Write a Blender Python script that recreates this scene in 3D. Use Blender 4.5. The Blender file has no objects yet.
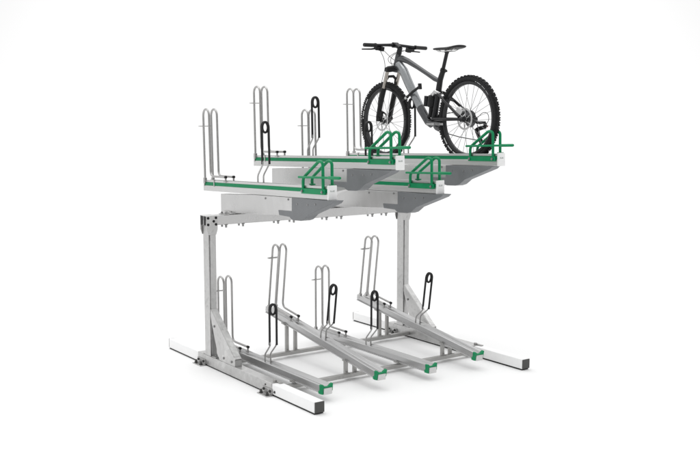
import bpy, bmesh, math, random
from mathutils import Vector, Matrix, Quaternion
random.seed(7)
S = bpy.context.scene
C = S.collection
R = math.radians

# ------------------------------------------------------------------ materials
def new_mat(name):
    m = bpy.data.materials.new(name); m.use_nodes = True
    nt = m.node_tree
    b = nt.nodes['Principled BSDF']
    return m, nt, b

def noise(nt, scale, detail=4, stretch=(1, 1, 1), rough=.55):
    tc = nt.nodes.new('ShaderNodeTexCoord'); mp = nt.nodes.new('ShaderNodeMapping')
    mp.inputs['Scale'].default_value = stretch
    n = nt.nodes.new('ShaderNodeTexNoise')
    n.inputs['Scale'].default_value = scale; n.inputs['Detail'].default_value = detail
    n.inputs['Roughness'].default_value = rough
    nt.links.new(tc.outputs['Object'], mp.inputs[0]); nt.links.new(mp.outputs[0], n.inputs['Vector'])
    return n

def ramp(nt, src, stops):
    r = nt.nodes.new('ShaderNodeValToRGB')
    el = r.color_ramp.elements
    while len(el) < len(stops): el.new(.5)
    for e, (p, c) in zip(el, stops):
        e.position = p; e.color = (c[0], c[1], c[2], 1)
    nt.links.new(src, r.inputs[0])
    return r

def bump(nt, b, src, strength, dist=.001):
    bp = nt.nodes.new('ShaderNodeBump')
    bp.inputs['Strength'].default_value = strength; bp.inputs['Distance'].default_value = dist
    nt.links.new(src, bp.inputs['Height']); nt.links.new(bp.outputs[0], b.inputs['Normal'])

def simple(name, col, rough=.45, metal=0., var=.06, scale=30, stretch=(1, 1, 1), bmp=0., spec=None, coat=0.):
    m, nt, b = new_mat(name)
    n = noise(nt, scale, 5, stretch)
    lo = [c * (1 - var) for c in col]; hi = [min(1, c * (1 + var)) for c in col]
    r = ramp(nt, n.outputs['Fac'], [(.3, lo), (.7, hi)])
    nt.links.new(r.outputs[0], b.inputs['Base Color'])
    rr = ramp(nt, n.outputs['Fac'], [(.3, [rough * .85] * 3), (.7, [min(1, rough * 1.15)] * 3)])
    nt.links.new(rr.outputs[0], b.inputs['Roughness'])
    b.inputs['Metallic'].default_value = metal
    if spec is not None: b.inputs['Specular IOR Level'].default_value = spec
    if coat: b.inputs['Coat Weight'].default_value = coat
    if bmp: bump(nt, b, n.outputs['Fac'], bmp)
    return m

def galv(name, base, metal=.85, rough=.36, bmp=.10, k=1.0):
    m, nt, b = new_mat(name)
    tc = nt.nodes.new('ShaderNodeTexCoord')
    v = nt.nodes.new('ShaderNodeTexVoronoi'); v.inputs['Scale'].default_value = 42
    nt.links.new(tc.outputs['Object'], v.inputs['Vector'])
    sx = nt.nodes.new('ShaderNodeSeparateColor'); nt.links.new(v.outputs['Color'], sx.inputs[0])
    n = noise(nt, 6, 5, (1, 1, .45), .60)
    mx = nt.nodes.new('ShaderNodeMix'); mx.data_type = 'FLOAT'
    mx.inputs[0].default_value = .8 if k >= 1 else 1.0
    nt.links.new(sx.outputs[0], mx.inputs[2]); nt.links.new(n.outputs['Fac'], mx.inputs[3])
    r = ramp(nt, mx.outputs[0], [(.27, [c * (1 - .20 * k) for c in base]), (.42, [c * (1 - .05 * k) for c in base]), (.56, base), (.72, [min(1, c * (1 + .15 * k)) for c in base])])
    nt.links.new(r.outputs[0], b.inputs['Base Color'])
    rr = ramp(nt, mx.outputs[0], [(.2, [rough * (1 - .2 * k)] * 3), (.8, [rough * (1 + .25 * k)] * 3)])
    nt.links.new(rr.outputs[0], b.inputs['Roughness'])
    b.inputs['Metallic'].default_value = metal
    if bmp: bump(nt, b, n.outputs['Fac'], bmp)
    return m

M = {}
M['galv'] = galv('galvanised_steel', (.535, .533, .528), .85, .34, .08, 1.5)
M['galv_bright'] = galv('galvanised_sheet', (.555, .553, .55), .9, .28, .0, .6)
M['bar'] = galv('galvanised_bar', (.42, .415, .405), .75, .4)
M['alu'] = simple('anodised_aluminium', (.60, .60, .595), .36, .85, .05, 60, (.06, 1, 1), .05)
M['rail'] = simple('rail_aluminium', (.50, .50, .50), .33, .9, .05, 60, (.06, 1, 1), .05)
M['rod'] = simple('zinc_rod', (.44, .435, .43), .34, .85, .06, 50)
M['bolt'] = simple('zinc_bolt', (.33, .33, .33), .4, .8, .08, 60)
M['green'] = simple('green_coated_metal', (.002, .235, .090), .36, 0., .10, 14, spec=.25)
M['stripe'] = simple('green_stripe_film', (.002, .215, .085), .5, 0., .05, 20, spec=.2)
M['white'] = simple('white_powder_coat', (.93, .93, .93), .45, 0., .015, 30)
M['cap_white'] = simple('white_plastic', (.88, .88, .88), .4, 0., .02, 30)
M['grey'] = simple('grey_plastic', (.165, .172, .18), .45, 0., .10, 9)
M['mark'] = simple('grey_print', (.22, .27, .25), .6, 0., .05, 30)
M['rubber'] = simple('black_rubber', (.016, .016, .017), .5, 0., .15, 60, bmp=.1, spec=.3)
M['black'] = simple('black_plastic', (.010, .010, .011), .45, 0., .1, 60, spec=.3)
M['darkcap'] = simple('dark_grey_cap', (.060, .060, .057), .55, 0., .1, 60)
M['tyre'] = simple('tyre_rubber', (.014, .014, .015), .66, 0., .2, 80, bmp=.3, spec=.25)
M['rim'] = simple('black_alloy', (.028, .028, .030), .33, .4, .08, 40)
M['frame_grey'] = simple('brushed_grey_paint', (.285, .297, .306), .28, .6, .07, 10, coat=.3)
M['frame_dark'] = simple('dark_grey_paint', (.050, .052, .056), .32, .35, .08, 10, coat=.3)
M['frame_black'] = simple('carbon_black', (.011, .011, .013), .38, .1, .1, 30, spec=.35)
M['steel'] = simple('bright_steel', (.52, .52, .52), .25, .95, .05, 60)
M['stanchion'] = simple('bronze_stanchion', (.40, .37, .34), .22, .9, .04, 60)
M['spoke'] = simple('spoke_steel', (.22, .22, .225), .35, .8, .03, 60)
M['chain'] = simple('chain_steel', (.16, .16, .165), .35, .8, .1, 90)
M['white_mark'] = simple('white_decal', (.78, .78, .78), .5, 0., .02, 30)
M['red'] = simple('red_anodised', (.30, .02, .025), .4, .3, .05, 30)
fm, nt, b = new_mat('white_studio_floor')
n_ = noise(nt, .8, 3)
r_ = ramp(nt, n_.outputs['Fac'], [(.3, (.909, .909, .909)), (.7, (.911, .911, .911))])
nt.links.new(r_.outputs[0], b.inputs['Base Color'])
b.inputs['Roughness'].default_value = .75
b.inputs['Specular IOR Level'].default_value = 0
M['floor'] = fm

# ------------------------------------------------------------------ mesh helpers
def V(*a): return Vector(a)

class MB:
    def __init__(s): s.bm = bmesh.new(); s.cuts = []
    def cut(s):
        """the next shapes belong to the next piece"""
        s.cuts.append(len(s.bm.verts)); return s
    def box(s, x0, x1, y0, y1, z0, z1):
        v = [s.bm.verts.new(p) for p in [(x0, y0, z0), (x1, y0, z0), (x1, y1, z0), (x0, y1, z0),
                                         (x0, y0, z1), (x1, y0, z1), (x1, y1, z1), (x0, y1, z1)]]
        for f in [(3, 2, 1, 0), (4, 5, 6, 7), (0, 1, 5, 4), (1, 2, 6, 5), (2, 3, 7, 6), (3, 0, 4, 7)]:
            s.bm.faces.new([v[i] for i in f])
        return s
    def prism(s, pts, a, bb, axis='y'):
        """polygon extruded along an axis; pts are (x,z) for 'y', (y,z) for 'x', (x,y) for 'z'"""
        def P(p, t):
            return {'y': (p[0], t, p[1]), 'x': (t, p[0], p[1]), 'z': (p[0], p[1], t)}[axis]
        A = [s.bm.verts.new(P(p, a)) for p in pts]; B = [s.bm.verts.new(P(p, bb)) for p in pts]
        n = len(pts)
        s.bm.faces.new(A); s.bm.faces.new(B[::-1])
        for i in range(n):
            s.bm.faces.new([A[i], B[i], B[(i + 1) % n], A[(i + 1) % n]])
        return s
    def tube(s, pts, r, n=10, cap=True, closed=False, squash=None):
        pts = [Vector(p) for p in pts]
        rs = r if isinstance(r, (list, tuple)) else [r] * len(pts)
        N = len(pts); tang = []
        for i in range(N):
            if closed: t = pts[(i + 1) % N] - pts[i - 1]
            elif i == 0: t = pts[1] - pts[0]
            elif i == N - 1: t = pts[-1] - pts[-2]
            else: t = (pts[i + 1] - pts[i]).normalized() + (pts[i] - pts[i - 1]).normalized()
            tang.append(t.normalized())
        up = Vector((0, 1, 0)) if abs(tang[0].y) < .9 else Vector((0, 0, 1))
        nrm = (up - tang[0] * up.dot(tang[0])).normalized()
        rings = []
        for i in range(N):
            if i:
                q = tang[i - 1].rotation_difference(tang[i]); nrm = (q @ nrm)
                nrm = (nrm - tang[i] * nrm.dot(tang[i])).normalized()
            bi = tang[i].cross(nrm)
            ring = []
            for k in range(n):
                a = 2 * math.pi * k / n
                ca, sa = math.cos(a), math.sin(a)
                if squash: ca *= squash
                ring.append(s.bm.verts.new(pts[i] + (nrm * ca + bi * sa) * rs[i]))
            rings.append(ring)
        for i in range(N if closed else N - 1):
            A, B = rings[i], rings[(i + 1) % N]
            for k in range(n):
                s.bm.faces.new([A[k], A[(k + 1) % n], B[(k + 1) % n], B[k]])
        if cap and not closed:
            s.bm.faces.new(rings[0][::-1]); s.bm.faces.new(rings[-1])
        return s
    def cyl(s, a, bb, r, n=14, r2=None):
        return s.tube([a, bb], [r, r if r2 is None else r2], n)
    def lathe(s, prof, c, n=48):
        """prof: closed list of (radius, y offset), turned about the Y axis through c"""
        rings = []
        for k in range(n):
            a = 2 * math.pi * k / n
            rings.append([s.bm.verts.new((c[0] + p[0] * math.cos(a), c[1] + p[1], c[2] + p[0] * math.sin(a))) for p in prof])
        m = len(prof)
        for k in range(n):
            A, B = rings[k], rings[(k + 1) % n]
            for i in range(m):
                s.bm.faces.new([A[i], A[(i + 1) % m], B[(i + 1) % m], B[i]])
        return s
    def obox(s, c, dx, dy, dz, m):
        """box with half sizes dx dy dz, oriented by the 3x3 matrix m, at c"""
        v = []
        for sx, sy, sz in [(-1, -1, -1), (1, -1, -1), (1, 1, -1), (-1, 1, -1), (-1, -1, 1), (1, -1, 1), (1, 1, 1), (-1, 1, 1)]:
            v.append(s.bm.verts.new(Vector(c) + m @ Vector((sx * dx, sy * dy, sz * dz))))
        for f in [(3, 2, 1, 0), (4, 5, 6, 7), (0, 1, 5, 4), (1, 2, 6, 5), (2, 3, 7, 6), (3, 0, 4, 7)]:
            s.bm.faces.new([v[i] for i in f])
        return s
    def build_each(s, name, mat, parent=None, loc=(0, 0, 0), bevel=0):
        """one object per piece"""
        s.bm.verts.ensure_lookup_table(); s.bm.verts.index_update()
        lim = sorted(set(s.cuts + [0, len(s.bm.verts)])); out = []
        for a, bb in zip(lim[:-1], lim[1:]):
            m = MB(); nv = {v.index: m.bm.verts.new(v.co) for v in s.bm.verts[a:bb]}
            for f in s.bm.faces:
                if a <= f.verts[0].index < bb: m.bm.faces.new([nv[v.index] for v in f.verts])
            out.append(m.build(name, mat, parent, loc, bevel))
        s.bm.free()
        return out
    def build(s, name, mat, parent=None, loc=(0, 0, 0), bevel=0, rot=None):
        bm = s.bm
        bmesh.ops.recalc_face_normals(bm, faces=bm.faces)
        for f in bm.faces: f.smooth = True
        for e in bm.edges:
            if len(e.link_faces) == 2 and e.calc_face_angle(0) > .62: e.smooth = False
        me = bpy.data.meshes.new(name); bm.to_mesh(me); bm.free()
        me.materials.append(mat)
        o = bpy.data.objects.new(name, me); C.objects.link(o)
        o.parent = parent; o.location = loc
        if rot: o.rotation_euler = rot
        if bevel:
            md = o.modifiers.new('soft_edges', 'BEVEL'); md.width = bevel; md.segments = 2
            md.limit_method = 'ANGLE'; md.angle_limit = R(42)
        return o

def fillet(pts, rad, seg=6):
    """round the corners of a polyline"""
    pts = [Vector(p) for p in pts]; out = [pts[0]]
    for i in range(1, len(pts) - 1):
        p, a, bb = pts[i], pts[i - 1], pts[i + 1]
        r = rad[i - 1] if isinstance(rad, (list, tuple)) else rad
        u = (a - p); w = (bb - p)
        d = min(r, u.length * .49, w.length * .49)
        ang = u.angle(w)
        if r <= 0 or ang > 3.1: out.append(p); continue
        t = d
        p0 = p + u.normalized() * t; p1 = p + w.normalized() * t
        for k in range(seg + 1):
            f = k / seg
            out.append((p0 * (1 - f) + p * f) * (1 - f) + (p * (1 - f) + p1 * f) * f)
    out.append(pts[-1])
    return out

def arc(c, r, a0, a1, n, plane='xz', ry=None):
    out = []
    for k in range(n + 1):
        a = a0 + (a1 - a0) * k / n
        u, w = math.cos(a) * r, math.sin(a) * (ry or r)
        out.append(Vector((c[0] + u, c[1], c[2] + w)) if plane == 'xz' else Vector((c[0], c[1] + u, c[2] + w)))
    return out

def empty(name, loc, label, cat):
    o = bpy.data.objects.new(name, None); C.objects.link(o)
    o.location = loc; o['label'] = label; o['category'] = cat
    o.empty_display_size = .2
    return o

def copy_part(o, parent, loc=None, rot=None):
    c = o.copy(); C.objects.link(c); c.parent = parent
    if loc is not None: c.location = loc
    if rot is not None: c.rotation_euler = rot
    for k in list(o.children):
        d = k.copy(); C.objects.link(d); d.parent = c
    return c

# ------------------------------------------------------------------ the floor
fl = MB()
vs = [fl.bm.verts.new(p) for p in [(-60, -60, 0), (60, -60, 0), (60, 60, 0), (-60, 60, 0)]]
fl.bm.faces.new(vs)
floor = fl.build('floor', M['floor']); floor['kind'] = 'structure'

# ------------------------------------------------------------------ the rack
RL = Vector((.42, 1.04, 0))
rack = empty('bicycle_rack', RL,
             'two-tier galvanised steel bicycle rack with green-striped upper trays, standing on the white floor',
             'bicycle rack')
OFF = -RL
L2 = 2.0

def rpart(name, mb, mat, bevel=0, parent=rack, loc=None):
    return mb.build(name, mat, parent, OFF if loc is None else loc, bevel)

def bolt(mb, c, d, r=.009, h=.007, stud=0.0):
    mb.cut(); d = Vector(d); c = Vector(c)
    mb.cyl(c, c + d * .002, r * 1.45, 14)
    mb.cyl(c + d * .002, c + d * (h + .002), r, 6)
    if stud: mb.cyl(c + d * h, c + d * (h + stud), r * .5, 8)

# base tubes: local origin at near bottom line (y=0), z raised by foot plates
G = .010
def base_tube(y):
    loc = OFF + V(0, y, 0)
    mb = MB()
    mb.box(-.176, 1.022, -.002, .082, G, G + .082)
    o = mb.build('base_tube', M['galv'], rack, loc, .004)
    for x0, x1 in ((-.75, -.1765), (1.0225, 1.585)):
        w = MB(); w.box(x0, x1, 0, .08, G + .001, G + .080)
        w.build('end_sleeve', M['white'], o, (0, 0, 0), .005)
    w = MB(); w.box(1.5855, 1.594, .001, .079, G + .002, G + .079)
    w.build('end_cap', M['darkcap'], o, (0, 0, 0), .003)
    w = MB(); w.box(-.758, -.7505, .001, .079, G + .002, G + .079)
    w.build('end_cap', M['darkcap'], o, (0, 0, 0), .003)
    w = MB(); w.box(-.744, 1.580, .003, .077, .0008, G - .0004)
    w.build('contact_shade_strip', M['rubber'], o)  # dark strip added in the gap, stands in for the contact shade
    for x in (-.105, .965):
        w = MB()
        w.box(x - .07, x + .07, -.055, -.004, .0005, .007)
        w.box(x - .07, x + .07, -.010, -.0035, .007, .05)
        w.cut(); w.box(x - .07, x + .07, .084, .135, .0005, .007)
        w.box(x - .07, x + .07, .0835, .090, .007, .05)
        w.build_each('foot_plate', M['galv'], o, (0, 0, 0), .0015)
        w = MB()
        for dx in (-.045, .045):
            for yy in (-.034, .112):
                w.cut(); w.cyl((x + dx, yy, .007), (x + dx, yy, .009), .016, 14)
                w.cyl((x + dx, yy, .009), (x + dx, yy, .022), .012, 6)
                w.cyl((x + dx, yy, .022), (x + dx, yy, .034), .007, 8)
            bolt(w, (x + dx, -.010, .034), (0, -1, 0), .0085, .008)
            bolt(w, (x + dx, .090, .034), (0, 1, 0), .0085, .008)
        w.build_each('anchor_bolt', M['darkcap'], o)
    w = MB()
    bolt(w, (1.06, 0, .036), (0, -1, 0), .007, .006)
    bolt(w, (.93, -.002, .066), (0, -1, 0), .005, .003)
    w.build_each('sleeve_bolt', M['darkcap'], o)
    w = MB()
    w.box(.985, 1.01, .030, .050, G + .0825, G + .10)
    w.box(.985, 1.06, .045, .075, G + .0825, G + .087)
    w.build('joint_clip', M['bar'], o, (0, 0, 0), .001)
    return o
b1 = base_tube(0)
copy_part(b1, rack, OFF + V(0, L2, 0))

# posts with braces
def post(y):
    loc = OFF + V(0, y, 0)
    mb = MB()
    # a roll formed column: hat section with a groove on the front face
    sec = [(-.045, 0), (.05, 0), (.05, .005), (.040, .006), (.040, .012), (.05, .013), (.05, .066), (-.045, .066)]
    mb.prism(sec, G + .0825, 1.160, 'z')
    o = mb.build('post', M['galv'], rack, loc, .003)
    for sx in (0.0505, -.0515):
        w = MB()
        hw = .049
        c = .031
        pts = [(c - hw, 1.243), (c + hw, 1.243), (c + hw, 1.130), (c + .035, 1.088), (c - .035, 1.088), (c - hw, 1.130)]
        w.prism(pts, sx if sx > 0 else sx, sx + (.006 if sx > 0 else -.006), 'x')
        w.build('head_plate', M['galv'], o, (0, 0, 0), .001)
    w = MB()
    for yy, zz in ((-.004, 1.225), (.066, 1.225), (.046, 1.198), (-.004, 1.172), (.066, 1.172)):
        bolt(w, (.0565, yy, zz), (1, 0, 0), .0075, .007)
    w.build_each('head_bolt', M['black'], o)
    # foot: angle plate on the base
    w = MB()
    w.box(-.09, -.0455, .004, .062, G + .0825, G + .0885)
    w.cut(); w.box(.0505, .13, .004, .062, G + .0825, G + .0885)
    w.build_each('post_foot', M['galv'], o, (0, 0, 0), .0015)
    w = MB()
    for x in (-.068, .085, .115):
        bolt(w, (x, .033, G + .0885), (0, 0, 1), .009, .008)
    w.build_each('foot_bolt', M['bolt'], o)
    return o
p1 = post(0)
copy_part(p1, rack, OFF + V(0, L2, 0))

def brace(y):
    mb = MB()
    z0 = G + .0825
    poly = [(.0505, .485), (.0505, .430), (.075, .360), (.150, .175), (.152, .140), (.200, z0), (.452, z0), (.452, .150), (.430, .165)]
    mb.prism(poly, .004, .010, 'y')
    mb.prism([(.0508, .486), (.0508, .478), (.427, .158), (.4325, .166)], .0102, .060, 'y')
    mb.prism(poly, .0602, .066, 'y')
    mb.box(.452 - .004, .452, .0102, .060, z0, .142)
    mb.prism([(.4275, .1575), (.4330, .1655), (.4518, .1505), (.4470, .1425)], .0102, .060, 'y')
    o = mb.build('brace', M['galv'], rack, OFF + V(0, y, 0), .0012)
    w = MB()
    for x, z in ((.115, .355), (.27, .125), (.40, .122)):
        bolt(w, (x, .004, z), (0, -1, 0), .008, .006)
    w.build_each('brace_bolt', M['bolt'], o)
    return o
br = brace(0)
copy_part(br, rack, OFF + V(0, L2, 0))

# beam: two square tubes lying side by side
mb = MB()
mb.box(-.045, -.0015, -.018, 2.082, 1.164, 1.243)
mb.box(.0015, .045, -.018, 2.082, 1.164, 1.243)
beam = rpart('beam', mb, M['galv_bright'], .004)
for y0, y1 in ((-.0225, -.0182), (2.0822, 2.0865)):
    for x0, x1 in ((-.0425, -.011), (.011, .0425)):
        w = MB(); w.box(x0, x1, y0, y1, 1.167, 1.240)
        w.build('end_plug', M['black'], beam, (0, 0, 0), .002)

# cross bars joining the base tubes
for x in (.135, 1.005):
    mb = MB()
    mb.box(x - .02, x + .02, .0825, 1.9975, .026, .056)
    o = rpart('cross_bar', mb, M['bar'], .003)

TY = [.246, .738, 1.230, 1.729]          # centre line of each tray and of the rail under it

# ------------------------------------------------------------------ pieces shared by trays and rails
HY = .037                            # half the distance between the two hoops
def hoop_mesh(y, hh):
    """one bent rod: rear leg, round top, front leg, foot running forward"""
    pts = [V(.036, y, -.02), V(.036, y, hh)]
    pts += arc((.088, y, hh), .052, math.pi, 0, 12)[1:]
    tail = fillet([V(.140, y, hh), V(.142, y, .032), V(.396, y, .030)], .055, 8)
    pts += tail[1:]
    return pts

def hardware(part, xc=1.0, hh=.540):
    """wheel hoops, retaining rod, spring support; coordinates from the rear end, z from the top edge"""
    for y in (-HY, HY):
        mb = MB(); mb.tube(hoop_mesh(y, hh), .0092, 10)
        mb.build('wheel_hoop', M['rod'], part)
    mb = MB()
    for y in (-HY, HY):
        mb.cut(); mb.cyl((.396, y, .030), (.414, y, .030), .0112, 12)
    mb.build_each('rod_cap', M['black'], part)
    mb = MB()
    for y in (-HY, HY):
        mb.cut(); mb.cyl((.404, y, -.012), (.404, y, .022), .0075, 10)
        mb.box(.386, .422, y - .013, y + .013, -.012, -.002)
        mb.cut(); mb.box(.0225, .049, y - .0115, y + .0115, -.03, .018)
    mb.build_each('hoop_clamp', M['rod'], part, (0, 0, 0), .002)
    mb = MB()
    pts = fillet([V(.036, HY, .452), V(.036, -.085, .452), V(.058, -.085, .452), V(.058, .0, .452)], .010, 5)
    mb.tube(pts, .0036, 8)
    mb.build('retaining_rod', M['rod'], part)
    # spring support
    h = .0255; zc = .424; rz = .040
    legs = MB()
    for sy, dx in ((-1, -.010), (1, .010)):
        pts = fillet([V(xc - .085, sy * h, -.03), V(xc - .085, sy * h, .055), V(xc + dx * .4, sy * h, .140), V(xc + dx, sy * h, .19)], .02, 5)
        legs.cut(); legs.tube(pts, .0062, 10)
    legs.build_each('support_leg', M['rod'], part)
    sl = MB()
    path = [V(xc - .010, -h, .142), V(xc - .010, -h, .30)]
    turns = 40
    for k in range(turns + 1):
        a = math.pi - 3 * math.pi * k / turns      # one and a half turns over the top
        path.append(V(xc - .010 + .020 * k / turns, math.cos(a) * h, zc + math.sin(a) * rz))
    path += [V(xc + .010, h, .30), V(xc + .010, h, .142)]
    sl.tube(path, .0088, 10)
    sl.build('rubber_sleeve', M['rubber'], part)

# ------------------------------------------------------------------ upper trays
TH = .092
TW = .036                            # half width of an upper tray
def tray_profile():
    w = TW
    return [(-w, -TH), (w, -TH), (w, -.047), (w - .002, -.046), (w - .002, -.018), (w, -.017), (w, 0), (w - .009, 0), (w - .009, -.006),
            (w - .006, -.009), (w - .006, -.072), (-w + .006, -.072), (-w + .006, -.009), (-w + .009, -.006), (-w + .009, 0),
            (-w, 0), (-w, -.017), (-w + .002, -.018), (-w + .002, -.046), (-w, -.047)]

def guard_pts(y, Lf, side):
    zb = -.040 if side < 0 else -.004
    pts = [V(Lf - .292, y, zb), V(Lf - .292, y, .052), V(Lf - .080, y, .176), V(Lf - .036, y, .165), V(Lf - .036, y, zb)]
    return fillet(pts, [.028, .045, .040], 6)

def make_tray(Lf, z_top_mid, yc):
    """origin at the rear end of the tray's top edge"""
    mb = MB(); mb.prism(tray_profile(), 0, Lf, 'x')
    x0 = -.442
    tilt = R(1.45)
    loc = V(x0, yc, z_top_mid - math.tan(tilt) * (.5 - x0))
    o = mb.build('upper_tray', M['alu'], rack, OFF + loc, .0018, (0, -tilt, 0))
    for sy in (-1, 1):
        w = MB()
        ya, yb = sorted((sy * (TW - .0022), sy * (TW - .0008)))
        w.box(.006, Lf - .002, ya, yb, -.0455, -.0185)
        w.build('side_stripe', M['stripe'], o)
    w = MB()
    for x in (.012, .19):
        w.cut(); w.box(x, x + .016, -TW - .004, -TW - .0003, -.052, .004)
        w.box(x, x + .016, -TW - .004, -TW + .014, .0003, .004)
    w.build_each('side_clip', M['rod'], o, (0, 0, 0), .001)
    w = MB()
    w.box(Lf + .0003, Lf + .014, -TW - .001, TW + .001, -TH - .004, .006)
    w.build('front_cap', M['cap_white'], o, (0, 0, 0), .003)
    w = MB()
    # the small worn print on the cap: strokes of a short word
    X0, X1 = Lf + .0140, Lf + .0144
    for k, (a, hh, tw) in enumerate(((-.019, .011, .006), (-.011, .010, .006), (-.003, .012, .003), (.002, .010, .006), (.010, .011, .007))):
        w.box(X0, X1, a, a + tw * .35, -.038, -.038 + hh)
        w.box(X0, X1, a + tw * .35 + .0002, a + tw, -.038, -.038 + .0032)
        if k in (0, 3, 4): w.box(X0, X1, a + tw * .35 + .0002, a + tw, -.038 + hh - .0032, -.038 + hh)
    w.build('cap_print', M['mark'], o)
    hardware(o, .995 if Lf < 1.95 else .945)
    # green wheel guard
    for sy in (-1, 1):
        w = MB(); w.tube(guard_pts(-.0455 if sy < 0 else .031, Lf, sy), .0110, 12)
        if sy < 0:
            w.box(Lf - .312, Lf - .012, -.0520, -TW - .0008, -.058, -.020)
        else:
            for xx in (Lf - .292, Lf - .036):
                w.box(xx - .022, xx + .026, .019, .045, .0003, .010)
        w.build('wheel_guard', M['green'], o, (0, 0, 0), .002)
    w = MB()
    for xx in (Lf - .292, Lf - .036):
        bolt(w, (xx, -.0578, -.040), (0, -1, 0), .007, .005)
    w.build_each('guard_bolt', M['bolt'], o)
    w = MB()
    zh = .060
    w.tube([V(Lf - .315, -.0675, zh), V(Lf + .20, -.0675, zh + .004)], .0082, 12)
    w.build('pull_handle', M['green'], o)
    w = MB()
    w.tube([V(Lf + .065, -.0675, zh + .0030), V(Lf + .07, -.0675, zh + .003), V(Lf + .195, -.0675, zh + .004), V(Lf + .203, -.0675, zh + .004)], [.009, .0112, .0112, .009], 14)
    w.build('handle_grip', M['green'], o)
    return o

low, high = 1.525, 1.7215
t1 = make_tray(1.882, low, TY[0])
t2 = make_tray(2.015, high, TY[1])
def dup_tray(src, yc):
    l = src.location.copy(); l.y = yc - RL.y
    return copy_part(src, rack, l)
dup_tray(t1, TY[2]); dup_tray(t2, TY[3])

# carriages that carry the trays on the beam
def carriage(yc, dz):
    loc = OFF + V(0, yc, 0)
    y0, y1 = -.037, .037
    mb = MB()
    lowpart = [(-.128, 1.2438), (.80, 1.30), (1.20, 1.33 + dz), (1.38, 1.43 + dz), (1.38, 1.452 + dz), (.45, 1.4285 + dz), (-.128, 1.400 + dz)] if dz == 0 else \
              [(-.128, 1.2438), (.50, 1.30), (.80, 1.30 + dz * .75), (1.20, 1.33 + dz), (1.38, 1.43 + dz), (1.38, 1.452 + dz), (.45, 1.4285 + dz), (-.128, 1.400 + dz)]
    mb.prism(lowpart, y0, y1, 'y')
    o = mb.build('carriage', M['galv_bright'], rack, loc, .003)
    w = MB()
    cov = [(.984, 1.344), (.794, 1.338), (.806, 1.300), (.950, 1.298), (.975, 1.284), (1.000, 1.278), (1.105, 1.282), (1.150, 1.294), (1.185, 1.316), (1.214, 1.336),
           (1.503, 1.434), (1.532, 1.456), (.985, 1.4435)]
    cov = [(x, z + dz) for x, z in cov]
    w.prism(cov, y0 - .006, y1 + .006, 'y')
    w.build('carriage_cover', M['grey'], o, (0, 0, 0), .004)
    w = MB()
    for x, z in ((.60, 1.412), (.93, 1.426)):
        bolt(w, (x, y0, z + dz), (0, -1, 0), .006, .004)
    for x, z in ((1.06, 1.40), (1.20, 1.405), (1.30, 1.415)):
        bolt(w, (x, y0 - .006, z + dz), (0, -1, 0), .005, .002)
    w.build_each('carriage_bolt', M['bolt'], o)
    w = MB()
    for yy in (-.078, .078):
        s_ = 1 if yy > 0 else -1
        w.cut(); w.box(-.05, .052, min(yy - .022, yy + .022), max(yy - .022, yy + .022), 1.2434, 1.2485)
        w.box(-.05, .052, s_ * .0375 if s_ > 0 else -.0555, .0555 if s_ > 0 else -.0375, 1.2486, 1.27)
    w.build_each('beam_clamp', M['galv'], o, (0, 0, 0), .001)
    w = MB()
    for yy in (-.078, .078):
        for x in (-.035, .035):
            bolt(w, (x, yy, 1.2486), (0, 0, 1), .010, .008, .008)
            w.cut(); w.cyl((x, yy, 1.1636), (x, yy, 1.160), .015, 12)
            w.cyl((x, yy, 1.160), (x, yy, 1.149), .0105, 6)
            w.cyl((x, yy, 1.149), (x, yy, 1.138), .0085, 10)
    w.build_each('clamp_bolt', M['bolt'], o)
    return o
c1 = carriage(TY[0], 0); c2 = carriage(TY[1], .1955)
for src, y in ((c1, TY[2]), (c2, TY[3])):
    l = src.location.copy(); l.y = y - RL.y
    copy_part(src, rack, l)

# ------------------------------------------------------------------ lower rails
RH = .058
def rail_profile():
    w = .048
    half = [(w + .004, -RH), (w + .004, -RH + .006), (w - .005, -RH + .008), (w - .005, -RH + .014), (w, -RH + .016), (w, -.002), (w - .008, 0), (w - .014, -.003), (.022, -.021)]
    return half + [(-y, z) for y, z in half[::-1]]

def make_rail(yc, zr, zf):
    """zr, zf: height of the top edge at the rear and the front end"""
    x0, x1 = -.240, 1.352
    ang = math.atan2(zf - zr, x1 - x0)
    Lr = math.hypot(x1 - x0, zf - zr)
    mb = MB(); mb.prism(rail_profile(), 0, Lr, 'x')
    o = mb.build('lower_rail', M['rail'], rack, OFF + V(x0, yc, zr), .0018, (0, -ang, 0))
    hardware(o, .872 if zr == zf else .930, .525)
    w = MB()
    cap = [(y * .84, z) for y, z in ((-.070, -.062), (-.036, -.072), (-.034, -.026), (.052, -.026), (.054, -.052), (.062, -.052), (.066, .002), (.052, .004), (.020, -.016), (-.018, -.016), (-.036, .0), (-.052, .004), (-.062, .0), (-.060, -.035), (-.074, -.045))]
    w.prism(cap, Lr + .0004, Lr + .022, 'x')
    w.build('rail_cap', M['green'], o, (0, 0, 0), .0025)
    w = MB()
    w.box(Lr + .0006, Lr + .026, -.0275, .0455, -.074, -.0265)
    w.build('rail_nose', M['alu'], o, (0, 0, 0), .004)
    w = MB()
    for xx in (.30, 1.215):
        w.cut(); w.box(xx, xx + .05, -.066, -.0525, -RH - .002, -RH + .010)
        w.cyl((xx + .025, -.057, -RH + .009), (xx + .025, -.057, -RH + .016), .0065, 6)
    w.build_each('rail_bracket', M['bar'], o, (0, 0, 0), .001)
    return o
r1 = make_rail(TY[0], .126, .126)
r2 = make_rail(TY[1], .385, .152)
for src, y in ((r1, TY[2]), (r2, TY[3])):
    l = src.location.copy(); l.y = y - RL.y
    copy_part(src, rack, l)
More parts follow.
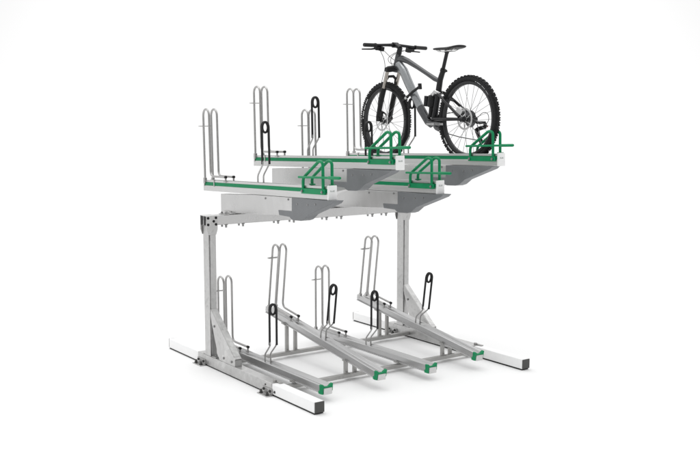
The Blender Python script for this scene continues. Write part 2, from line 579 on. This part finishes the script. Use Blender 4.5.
# uprights that lift the raised rails
def rail_top(x): return .385 + (.152 - .385) * (x + .24) / 1.592
for yc in (TY[1], TY[3]):
    for x in (.045, .935):
        for dy in (-.042, .042):
            mb = MB()
            w_ = .013
            zt = rail_top(x) - RH + .002
            xo = x
            if x < .5: xx0, xx1 = .087, .1145
            else: xx0, xx1 = .957, .9845
            zt = rail_top((xx0 + xx1) / 2) - RH + .004
            mb.box(xx0, xx1, yc + dy - w_, yc + dy + w_, .020, zt)
            mb.box(xx0, xx1 + .03, yc + dy - w_, yc + dy + w_, .0563, .060)
            o = rpart('rail_upright', mb, M['bar'], .002)

# ------------------------------------------------------------------ the bicycle
BL = Vector((.65, 1.735, 1.655))
YC = 1.735
bike = empty('bicycle', BL, 'black and grey full-suspension mountain bike standing on the rearmost upper tray of the rack', 'bicycle')
BO = -BL
def bpart(name, mb, mat, bevel=0, parent=None, loc=None):
    if parent is None: return mb.build(name, mat, bike, BO, bevel)
    return mb.build(name, mat, parent, (0, 0, 0), bevel)

RW = .349
def wheel(name, cx, cz, rear):
    # rim is the part; everything else hangs on it.  rim origin at the wheel centre
    loc = BO + V(cx, YC, cz)
    ri, ro = .273, .297
    mb = MB()
    mb.lathe([(ri, -.010), (ri + .006, -.014), (ro, -.014), (ro, .014), (ri + .006, .014), (ri, .010)], (0, 0, 0), 72)
    o = mb.build('rear_wheel' if rear else 'front_wheel', M['rim'], bike, loc)
    # tyre
    t = MB()
    prof = []
    for k in range(14):
        a = 2 * math.pi * k / 14
        prof.append((.3195 + .0235 * math.cos(a), .0240 * math.sin(a)))
    t.lathe(prof, (0, 0, 0), 96)
    nk = 104
    for k in range(nk):
        a0 = 2 * math.pi * k / nk
        for row, (yy, tilt) in enumerate(((-.0205, 50), (-.008, 14), (.008, -14), (.0205, -50))):
            a = a0 + (math.pi / nk if row in (1, 2) and k % 2 else 0) + (math.pi / nk if row in (0, 3) else 0)
            rr = .3190 + .0255 * math.cos(R(tilt))
            m = Matrix.Rotation(-a, 3, 'Y') @ Matrix.Rotation(R(tilt), 3, 'Z')
            c = Vector((rr * math.cos(a), yy * 1.08, rr * math.sin(a)))
            t.obox(c, .0021, .0042 if row in (0, 3) else .0050, .0046, m)
    t.build('tyre', M['tyre'], o)
    # spokes
    s_ = MB()
    ns = 28
    for k in range(ns):
        a = 2 * math.pi * k / ns
        side = -1 if k % 2 else 1
        ha = a + (.75 if (k // 2) % 2 else -.75)
        hr = .026
        s_.cut(); s_.tube([V(hr * math.cos(ha), side * .026, hr * math.sin(ha)), V(ri * math.cos(a), side * .004, ri * math.sin(a))], .0016, 5)
    s_.build_each('spoke', M['spoke'], o)
    h = MB()
    h.tube([V(0, -.055, 0), V(0, -.032, 0), V(0, -.030, 0), V(0, -.024, 0), V(0, -.021, 0), V(0, .021, 0), V(0, .024, 0), V(0, .03, 0), V(0, .032, 0), V(0, .055, 0)],
           [.011, .012, .030, .030, .016, .016, .030, .030, .014, .011], 20)
    h.build('hub', M['rim'], o)
    # brake disc on the left
    d = MB()
    rd = .088 if rear else .088
    d.lathe([(rd - .016, -.0393), (rd, -.0393), (rd, -.0375), (rd - .016, -.0375)], (0, 0, 0), 48)
    for k in range(6):
        a = 2 * math.pi * k / 6
        d.tube([V(.018 * math.cos(a), -.0384, .018 * math.sin(a)), V((rd - .014) * math.cos(a + .5), -.0384, (rd - .014) * math.sin(a + .5))], .0035, 6)
    d.lathe([(.010, -.040), (.022, -.040), (.022, -.036), (.010, -.036)], (0, 0, 0), 24)
    d.build('brake_disc', M['steel'], o)
    # pale arc print on the rim and tyre wall, both sides
    for c0 in ((65, 100), (238, 285)) if rear else ((140, 176), (328, 366)):
        w = MB()
        for sy in (-1, 1):
            w.cut(); n = 16
            a0, a1 = R(c0[0]), R(c0[1])
            if rear: a0, a1 = R(c0[0] - 28), R(c0[1] - 28)
            va = []
            for k in range(n + 1):
                a = a0 + (a1 - a0) * k / n
                va.append([w.bm.verts.new((r * math.cos(a), sy * yy, r * math.sin(a))) for r, yy in ((.3040, .0190), (.3095, .0228))])
            for k in range(n):
                if k % 5 == 4: continue
                w.bm.faces.new([va[k][0], va[k][1], va[k + 1][1], va[k + 1][0]])
        w.build_each('wall_print', M['white_mark'], o)
    if rear:
        c = MB()
        for i in range(8):
            r = .066 - .0052 * i; y = .022 + .0038 * i
            prof = []
            nt_ = 2 * int(r * 420)
            # toothed sprocket as an extruded star
            pts = []
            for k in range(nt_):
                a = 2 * math.pi * k / nt_
                rr = r + (.0035 if k % 2 else -.001)
                pts.append((rr * math.cos(a), rr * math.sin(a)))
            c.prism(pts, y, y + .0018, 'y')
        c.cyl((0, .020, 0), (0, .052, 0), .024, 20)
        c.build('cassette', M['chain'], o)
    return o
RX, RZ = 1.196, 2.014
FX, FZ = .112, 1.996
wheel('front', FX, FZ, False); wheel('rear', RX, RZ, True)

def P(x, z, y=0.): return V(x, YC + y, z)

# frame: one continuous main frame, darker top tube and seat tube as their own parts
fr = MB()
dt = [P(.262, 2.485), P(.310, 2.478), P(.372, 2.418), P(.440, 2.318), P(.520, 2.210), P(.610, 2.095), P(.700, 1.995), P(.748, 1.972)]
fr.tube(dt, [.028, .041, .046, .044, .041, .038, .034, .030], 16, squash=.72)
frame = bpart('frame', fr, M['frame_grey'])
w = MB()
w.tube([P(.246, 2.425), P(.262, 2.470), P(.284, 2.535), P(.296, 2.572)], [.029, .026, .025, .025], 16)
bpart('head_tube', w, M['frame_dark'], 0, frame)
w = MB()
w.tube([P(.283, 2.532), P(.345, 2.532), P(.430, 2.505), P(.560, 2.448), P(.680, 2.392), P(.780, 2.345), P(.845, 2.322)],
       [.022, .028, .024, .020, .019, .021, .018], 14, squash=.85)
bpart('top_tube', w, M['frame_dark'], 0, frame)
w = MB()
w.tube([P(.884, 2.405), P(.850, 2.335), P(.836, 2.270), P(.822, 2.200), P(.796, 2.080), P(.775, 1.990)], [.0215, .024, .025, .024, .024, .029], 14)
w.tube([P(.770, 1.982, -.042), P(.770, 1.982, .042)], .027, 18)
bpart('seat_tube', w, M['frame_black'], 0, frame)
w = MB()
w.tube([P(.881, 2.400), P(.891, 2.420)], .0255, 16)
w.obox(P(.910, 2.402), .016, .010, .008, Matrix.Identity(3))
bpart('seat_clamp', w, M['black'], 0, frame)
w = MB()
w.tube([P(.596, 2.113), P(.610, 2.095), P(.700, 1.995), P(.748, 1.970)], [.0385, .0395, .037, .033], 16, squash=.78)
bpart('down_tube_guard', w, M['frame_dark'], 0, frame)
# rear triangle
w = MB()
for sy in (-1, 1):
    w.cut(); w.tube([P(.800, 2.010, sy * .030), P(.860, 2.012, sy * .048), P(1.02, 2.012, sy * .062), P(1.180, 2.012, sy * .066)], [.017, .016, .013, .013], 10)
    w.tube([P(1.180, 2.012, sy * .066), P(1.215, 2.010, sy * .066)], [.022, .020], 12)
    w.tube([P(1.195, 2.012, sy * .052), P(1.195, 2.012, sy * .078)], .016, 12)
w.build_each('chainstay', M['frame_black'], frame)
w = MB()
for sy in (-1, 1):
    w.tube([P(.868, 2.222, sy * .040), P(.960, 2.165, sy * .056), P(1.090, 2.080, sy * .064), P(1.165, 2.030, sy * .066)], [.013, .012, .012, .015], 10)
w.tube([P(.968, 2.160, -.058), P(.962, 2.172, 0), P(.968, 2.160, .058)], .010, 8)
bpart('seatstay', w, M['frame_black'], 0, frame)
w = MB()
for sy in (-1, 1):
    w.cut(); w.tube([P(.790, 2.215, sy * .036), P(.830, 2.235, sy * .040), P(.882, 2.222, sy * .043)], [.014, .018, .014], 8, squash=.5)
    w.tube([P(.830, 2.235, sy * .028), P(.830, 2.235, sy * .048)], .013, 12)
    w.tube([P(.880, 2.222, sy * .032), P(.880, 2.222, sy * .052)], .012, 12)
w.build_each('rocker_link', M['steel'], frame)
# shock in front of the seat tube
w = MB()
w.tube([P(.762, 2.222), P(.758, 2.200)], .020, 14)
w.tube([P(.758, 2.205), P(.754, 2.190), P(.744, 2.120), P(.743, 2.112)], [.034, .038, .038, .030], 18)
w.tube([P(.742, 2.11), P(.733, 2.035)], .020, 14)
w.tube([P(.733, 2.045), P(.731, 2.028)], .030, 16)
sh = bpart('shock', w, M['black'], 0)
w = MB(); w.tube([P(.700, 2.205, -.015), P(.690, 2.120, -.015)], .022, 14); w.build('reservoir', M['frame_black'], sh)
# restraint strut from the down tube to the front wheel
w = MB()
w.tube([P(.655, 2.286, -.052), P(.552, 2.241, -.050), P(.470, 2.198, -.045), P(.395, 2.172, -.030)], [.0115, .012, .011, .011], 10)
w.obox(P(.652, 2.285, -.052), .008, .014, .024, Matrix.Rotation(R(-8), 3, 'Y'))
st = bpart('retaining_strut', w, M['black'])
w = MB(); w.tube([P(.478, 2.202, -.046), P(.452, 2.191, -.042)], .0145, 12); w.build('strut_collar', M['steel'], st)

# fork
ax = V(-.33, 0, -.944).normalized()
def fk(t, fwd=0., y=0.):
    p = P(.258, 2.432) + ax * t + V(-.944, 0, .33) * fwd
    p.y += y
    return p
w = MB()
low_t = .445
for sy in (-1, 1):
    w.tube([fk(.170, .030, sy * .066), fk(.180, .030, sy * .066), fk(.30, .030, sy * .066), fk(.43, .022, sy * .066), fk(.468, .016, sy * .066)], [.0235, .025, .023, .021, .016], 14)
    w.tube([fk(.440, .012, sy * .050), fk(.440, .012, sy * .080)], .018, 12)
w.tube([fk(.188, .036, -.066), fk(.110, .040, -.060), fk(.066, .042, -.034), fk(.062, .042, .020), fk(.085, .042, .054), fk(.188, .036, .066)], .013, 10)
fork = bpart('fork', w, M['black'])
w = MB()
for sy in (-1, 1):
    w.cut(); w.tube([fk(-.004, .030, sy * .066), fk(.172, .030, sy * .066)], .0165, 14)
w.build_each('stanchion', M['stanchion'], fork)
w = MB()
w.tube([fk(.002, .028, -.088), fk(-.002, .030, -.064), fk(-.014, .012, -.03), fk(-.020, .006, 0), fk(-.014, .012, .03), fk(-.002, .030, .064), fk(.002, .028, .088)],
       [.020, .027, .027, .030, .027, .027, .020], 12)
w.build('crown', M['black'], fork)
w = MB()
w.obox(fk(.405, .012, -.058), .022, .016, .034, Matrix.Rotation(R(19), 3, 'Y'))
w.build('brake_caliper', M['black'], fork)

# stem, bar, grips, levers
w = MB()
w.tube([P(.299, 2.574), P(.312, 2.612), P(.317, 2.628)], [.024, .022, .022], 16)
w.tube([P(.316, 2.622), P(.286, 2.640), P(.248, 2.652)], [.021, .019, .021], 14)
w.tube([P(.246, 2.653, -.026), P(.246, 2.653, .026)], .0235, 16)
stem = bpart('stem', w, M['frame_black'])
w = MB()
hb = [P(.256, 2.640, -.335), P(.252, 2.645, -.18), P(.247, 2.650, -.08), P(.246, 2.653, 0), P(.247, 2.650, .08), P(.252, 2.645, .18), P(.256, 2.640, .335)]
w.tube(hb, [.0112, .0112, .013, .0160, .013, .0112, .0112], 14)
bar = bpart('handlebar', w, M['frame_black'])
for sy in (-1, 1):
    w = MB()
    w.tube([P(.2565, 2.6395, sy * .345), P(.2565, 2.6395, sy * .338), P(.2550, 2.641, sy * .235), P(.2548, 2.6412, sy * .228), P(.2545, 2.6415, sy * .215)], [.015, .0165, .0165, .019, .019], 16)
    w.build('grip', M['rubber'], bar)
    w = MB()
    w.obox(P(.238, 2.622, sy * .185), .018, .026, .016, Matrix.Rotation(R(25), 3, 'Y'))
    w.obox(P(.246, 2.615, sy * .150), .020, .018, .018, Matrix.Rotation(R(15), 3, 'Y'))
    w.tube([P(.222, 2.618, sy * .190), P(.200, 2.612, sy * .225), P(.196, 2.608, sy * .320)], [.008, .007, .006], 8)
    w.build('brake_lever', M['black'], bar)
w = MB()
for pts in (
    [P(.228, 2.620, -.16), P(.17, 2.60, -.10), P(.155, 2.54, -.05), P(.19, 2.46, -.062), P(.175, 2.36, -.085), P(.115, 2.16, -.085), P(.085, 2.03, -.066)],
    [P(.228, 2.618, -.14), P(.19, 2.60, -.07), P(.195, 2.55, -.01), P(.245, 2.51, .020), P(.295, 2.49, .032)],
    [P(.228, 2.620, .16), P(.15, 2.60, .08), P(.14, 2.55, .0), P(.20, 2.50, -.028), P(.285, 2.485, -.034)],
    [P(.232, 2.618, .14), P(.17, 2.58, .04), P(.19, 2.53, -.01), P(.25, 2.47, -.032), P(.33, 2.44, -.036)]):
    # smooth the route
    for _ in range(2): pts = fillet(pts, .035, 4)
    w.cut(); w.tube(pts, .0024, 6)
w.build_each('cable', M['black'], bike, BO)

# seat post, saddle
w = MB()
w.tube([P(.872, 2.380), P(.931, 2.556)], .0152, 14)
w.tube([P(.925, 2.548), P(.930, 2.563)], .020, 12)
post_ = bpart('seat_post', w, M['frame_black'])
w = MB()
for sy in (-1, 1):
    w.cut(); w.tube([P(.805, 2.578, sy * .012), P(.855, 2.560, sy * .020), P(1.0, 2.558, sy * .022), P(1.065, 2.578, sy * .030)], .0036, 8)
w.build_each('saddle_rail', M['steel'], post_)
sd = MB()
sect = [(.762, .016, 2.594, .014), (.790, .022, 2.597, .020), (.850, .026, 2.597, .024), (.920, .036, 2.595, .026), (.985, .058, 2.595, .028), (1.045, .070, 2.599, .030), (1.090, .066, 2.603, .028), (1.118, .046, 2.602, .020)]
rings = []
for x, hw, zt, th in sect:
    ring = []
    for k in range(16):
        a = 2 * math.pi * k / 16
        c_, s_ = math.cos(a), math.sin(a)
        yy = hw * (abs(c_) ** .8) * (1 if c_ > 0 else -1)
        zz = (zt - .003 * (1 - abs(c_)) if s_ >= 0 else zt - th * (1 - .25 * abs(c_))) if abs(s_) > 1e-6 else zt - th * .45
        if s_ > 0: zz = zt - (1 - s_) * th * .5
        elif s_ < 0: zz = zt - th * .5 - (-s_) * th * .5
        ring.append(sd.bm.verts.new(P(x, zz, yy)))
    rings.append(ring)
for i in range(len(rings) - 1):
    for k in range(16):
        sd.bm.faces.new([rings[i][k], rings[i][(k + 1) % 16], rings[i + 1][(k + 1) % 16], rings[i + 1][k]])
sd.bm.faces.new(rings[0][::-1]); sd.bm.faces.new(rings[-1])
saddle = bpart('saddle', sd, M['black'])
md = saddle.modifiers.new('round', 'SUBSURF'); md.levels = 1; md.render_levels = 2

# crankset: left arm to the rear, right arm to the front
BBX, BBZ = .770, 1.982
def star(r, n, d):
    pts = []
    for k in range(n * 2):
        a = math.pi * k / n
        rr = r + (d if k % 2 else 0)
        pts.append((BBX + rr * math.cos(a), BBZ + rr * math.sin(a)))
    return pts
w = MB()
w.tube([P(BBX, BBZ, -.062), P(BBX, BBZ, .062)], .014, 14)
w.tube([P(BBX, BBZ, -.070), P(BBX + .06, BBZ - .004, -.074), P(BBX + .172, BBZ - .010, -.080)], [.018, .014, .014], 10, squash=.5)
w.tube([P(BBX, BBZ, .070), P(BBX - .06, BBZ + .004, .074), P(BBX - .172, BBZ + .010, .080)], [.018, .014, .014], 10, squash=.5)
crank = bpart('crankset', w, M['frame_dark'])
w = MB(); w.prism(star(.064, 32, .004), YC + .046, YC + .049, 'y')
w.prism(star(.046, 24, .004), YC + .038, YC + .041, 'y'); w.build('chainring', M['chain'], crank)
for sy, sx in ((-1, 1), (1, -1)):
    w = MB()
    cx, cz = BBX + sx * .172, BBZ - sx * .010
    ya, yb = (sy * .090, sy * .178)
    w.tube([P(cx, cz, sy * .078), P(cx, cz, sy * .175)], .0085, 10)
    for xx in (-.042, .042):
        w.obox(P(cx + xx, cz, (ya + yb) / 2), .005, .042, .008, Matrix.Identity(3))
    for yy in (ya, (ya + yb) / 2, yb):
        w.obox(P(cx, cz, yy), .0465, .005, .009, Matrix.Identity(3))
    w.build('pedal', M['steel'], crank)

# chain, derailleur, rear caliper
w = MB()
ch_y = .040
def chain_run(pts): w.tube(pts, .0042, 6, squash=.7)
chain_run([P(BBX, BBZ + .066, .047), P(1.0, RZ + .056, ch_y), P(RX, RZ + .050, ch_y - .002)])
chain_run([P(BBX, BBZ - .066, .047), P(1.05, 1.868, ch_y), P(RX + .105, 1.842, ch_y - .002)])
chain_run([P(RX + .060, RZ - .045, ch_y), P(RX + .085, 1.925, ch_y), P(RX + .105, 1.842, ch_y)])
bpart('chain', w, M['chain'])
w = MB()
w.tube([P(RX, RZ, .058), P(RX + .035, RZ - .030, .066), P(RX + .105, RZ - .030, .078), P(RX + .120, RZ - .062, .078)], [.014, .013, .014, .016], 10)
w.tube([P(RX + .120, RZ - .062, .075), P(RX + .060, RZ - .078, .060), P(RX + .040, RZ - .085, .052)], [.016, .017, .014], 10)
for dy in (.034, .048):
    w.tube([P(RX + .045, RZ - .080, dy), P(RX + .070, RZ - .125, dy), P(RX + .105, RZ - .172, dy)], [.012, .011, .013], 8, squash=.25)
w.lathe([(.006, ch_y - .002 + 0), (.022, ch_y - .002), (.022, ch_y + .002), (.006, ch_y + .002)], (RX + .105, YC, RZ - .172), 18)
w.lathe([(.006, ch_y - .002 + 0), (.020, ch_y - .002), (.020, ch_y + .002), (.006, ch_y + .002)], (RX + .058, YC, RZ - .098), 18)
der = bpart('rear_derailleur', w, M['black'])
w = MB()
pts = [P(RX + .120, RZ - .045, .080), P(RX + .150, RZ - .010, .084), P(RX + .140, RZ + .045, .082), P(RX + .090, RZ + .055, .076), P(RX + .03, RZ + .01, .072)]
for _ in range(2): pts = fillet(pts, .03, 4)
w.tube(pts, .0024, 6); w.build('gear_cable', M['black'], der)
w = MB()
w.tube([P(RX + .122, RZ - .060, .092), P(RX + .122, RZ - .060, .097)], .006, 8); w.build('red_ring', M['red'], der)
w = MB()
w.obox(P(RX - .035, RZ + .062, -.052), .034, .018, .022, Matrix.Rotation(R(30), 3, 'Y'))
w.obox(P(RX - .075, RZ + .040, -.064), .018, .010, .012, Matrix.Rotation(R(30), 3, 'Y'))
w.tube([P(RX - .030, RZ + .085, -.058), P(RX - .010, RZ + .070, -.058)], .010, 8)
bpart('rear_caliper', w, M['steel'], .002)

# ------------------------------------------------------------------ light
W = bpy.data.worlds.new('World'); S.world = W; W.use_nodes = True
nt = W.node_tree; bg = nt.nodes['Background']
tc = nt.nodes.new('ShaderNodeTexCoord')
dp = nt.nodes.new('ShaderNodeVectorMath'); dp.operation = 'DOT_PRODUCT'
d = Vector((.815, -.58, .0)).normalized()          # behind the camera, where the world is dimmed to add contrast on metal
dp.inputs[1].default_value = d
nrm = nt.nodes.new('ShaderNodeVectorMath'); nrm.operation = 'NORMALIZE'
nt.links.new(tc.outputs['Generated'], nrm.inputs[0]); nt.links.new(nrm.outputs[0], dp.inputs[0])
mr = nt.nodes.new('ShaderNodeMapRange'); mr.interpolation_type = 'SMOOTHSTEP'
mr.inputs['From Min'].default_value = -.1; mr.inputs['From Max'].default_value = .75
mr.inputs['To Min'].default_value = 1.03; mr.inputs['To Max'].default_value = .42
nt.links.new(dp.outputs['Value'], mr.inputs['Value'])
sp = nt.nodes.new('ShaderNodeSeparateXYZ'); nt.links.new(nrm.outputs[0], sp.inputs[0])
up = nt.nodes.new('ShaderNodeMapRange'); up.interpolation_type = 'SMOOTHSTEP'
up.inputs['From Min'].default_value = .2; up.inputs['From Max'].default_value = .9
up.inputs['To Min'].default_value = 0; up.inputs['To Max'].default_value = .58
nt.links.new(sp.outputs['Z'], up.inputs['Value'])
ad = nt.nodes.new('ShaderNodeMath'); ad.operation = 'ADD'
nt.links.new(mr.outputs[0], ad.inputs[0]); nt.links.new(up.outputs[0], ad.inputs[1])
# the white backdrop fades very slightly towards its sides
dq = nt.nodes.new('ShaderNodeVectorMath'); dq.operation = 'DOT_PRODUCT'
dq.inputs[1].default_value = Vector((-.815 , .58, -.12)).normalized()
nt.links.new(nrm.outputs[0], dq.inputs[0])
fo = nt.nodes.new('ShaderNodeMapRange'); fo.interpolation_type = 'SMOOTHSTEP'
fo.inputs['From Min'].default_value = .90; fo.inputs['From Max'].default_value = .94
fo.inputs['To Min'].default_value = -.10; fo.inputs['To Max'].default_value = 0
nt.links.new(dq.outputs['Value'], fo.inputs['Value'])
a2 = nt.nodes.new('ShaderNodeMath'); a2.operation = 'ADD'
nt.links.new(ad.outputs[0], a2.inputs[0]); nt.links.new(fo.outputs[0], a2.inputs[1])
nt.links.new(a2.outputs[0], bg.inputs['Strength'])
bg.inputs['Color'].default_value = (1, 1, 1, 1)

def area(name, loc, target, size, energy, col=(1, 1, 1)):
    l = bpy.data.lights.new(name, 'AREA'); l.shape = 'RECTANGLE'; l.size = size[0]; l.size_y = size[1]
    l.energy = energy; l.color = col
    o = bpy.data.objects.new(name, l); C.objects.link(o); o.location = loc
    o.rotation_euler = (Vector(target) - Vector(loc)).to_track_quat('-Z', 'Y').to_euler()
    return o
area('softbox_overhead', (-.5, .2, 6.5), (.5, 1.0, .6), (3.2, 3.2), 60)
area('softbox_side', (1.0, -6.0, 4.2), (.5, 1.0, .8), (3, 3), 32)

# ------------------------------------------------------------------ camera
f, yaw, pitch = 946.1015, 2.5228, -.1192
cam = bpy.data.cameras.new('camera'); co = bpy.data.objects.new('camera', cam); C.objects.link(co)
cam.sensor_fit = 'HORIZONTAL'; cam.sensor_width = 36; cam.lens = f * 36 / 700
co.location = (6.8419, -3.4437, 2.004)
dv = Vector((math.cos(yaw) * math.cos(pitch), math.sin(yaw) * math.cos(pitch), math.sin(pitch)))
co.rotation_euler = dv.to_track_quat('-Z', 'Y').to_euler()
cam.clip_end = 500; cam.clip_start = .05
S.camera = co
S.view_settings.view_transform = 'Standard'; S.view_settings.look = 'None'
S.view_settings.exposure = 0; S.view_settings.gamma = 1
S.view_settings.use_curve_mapping = False
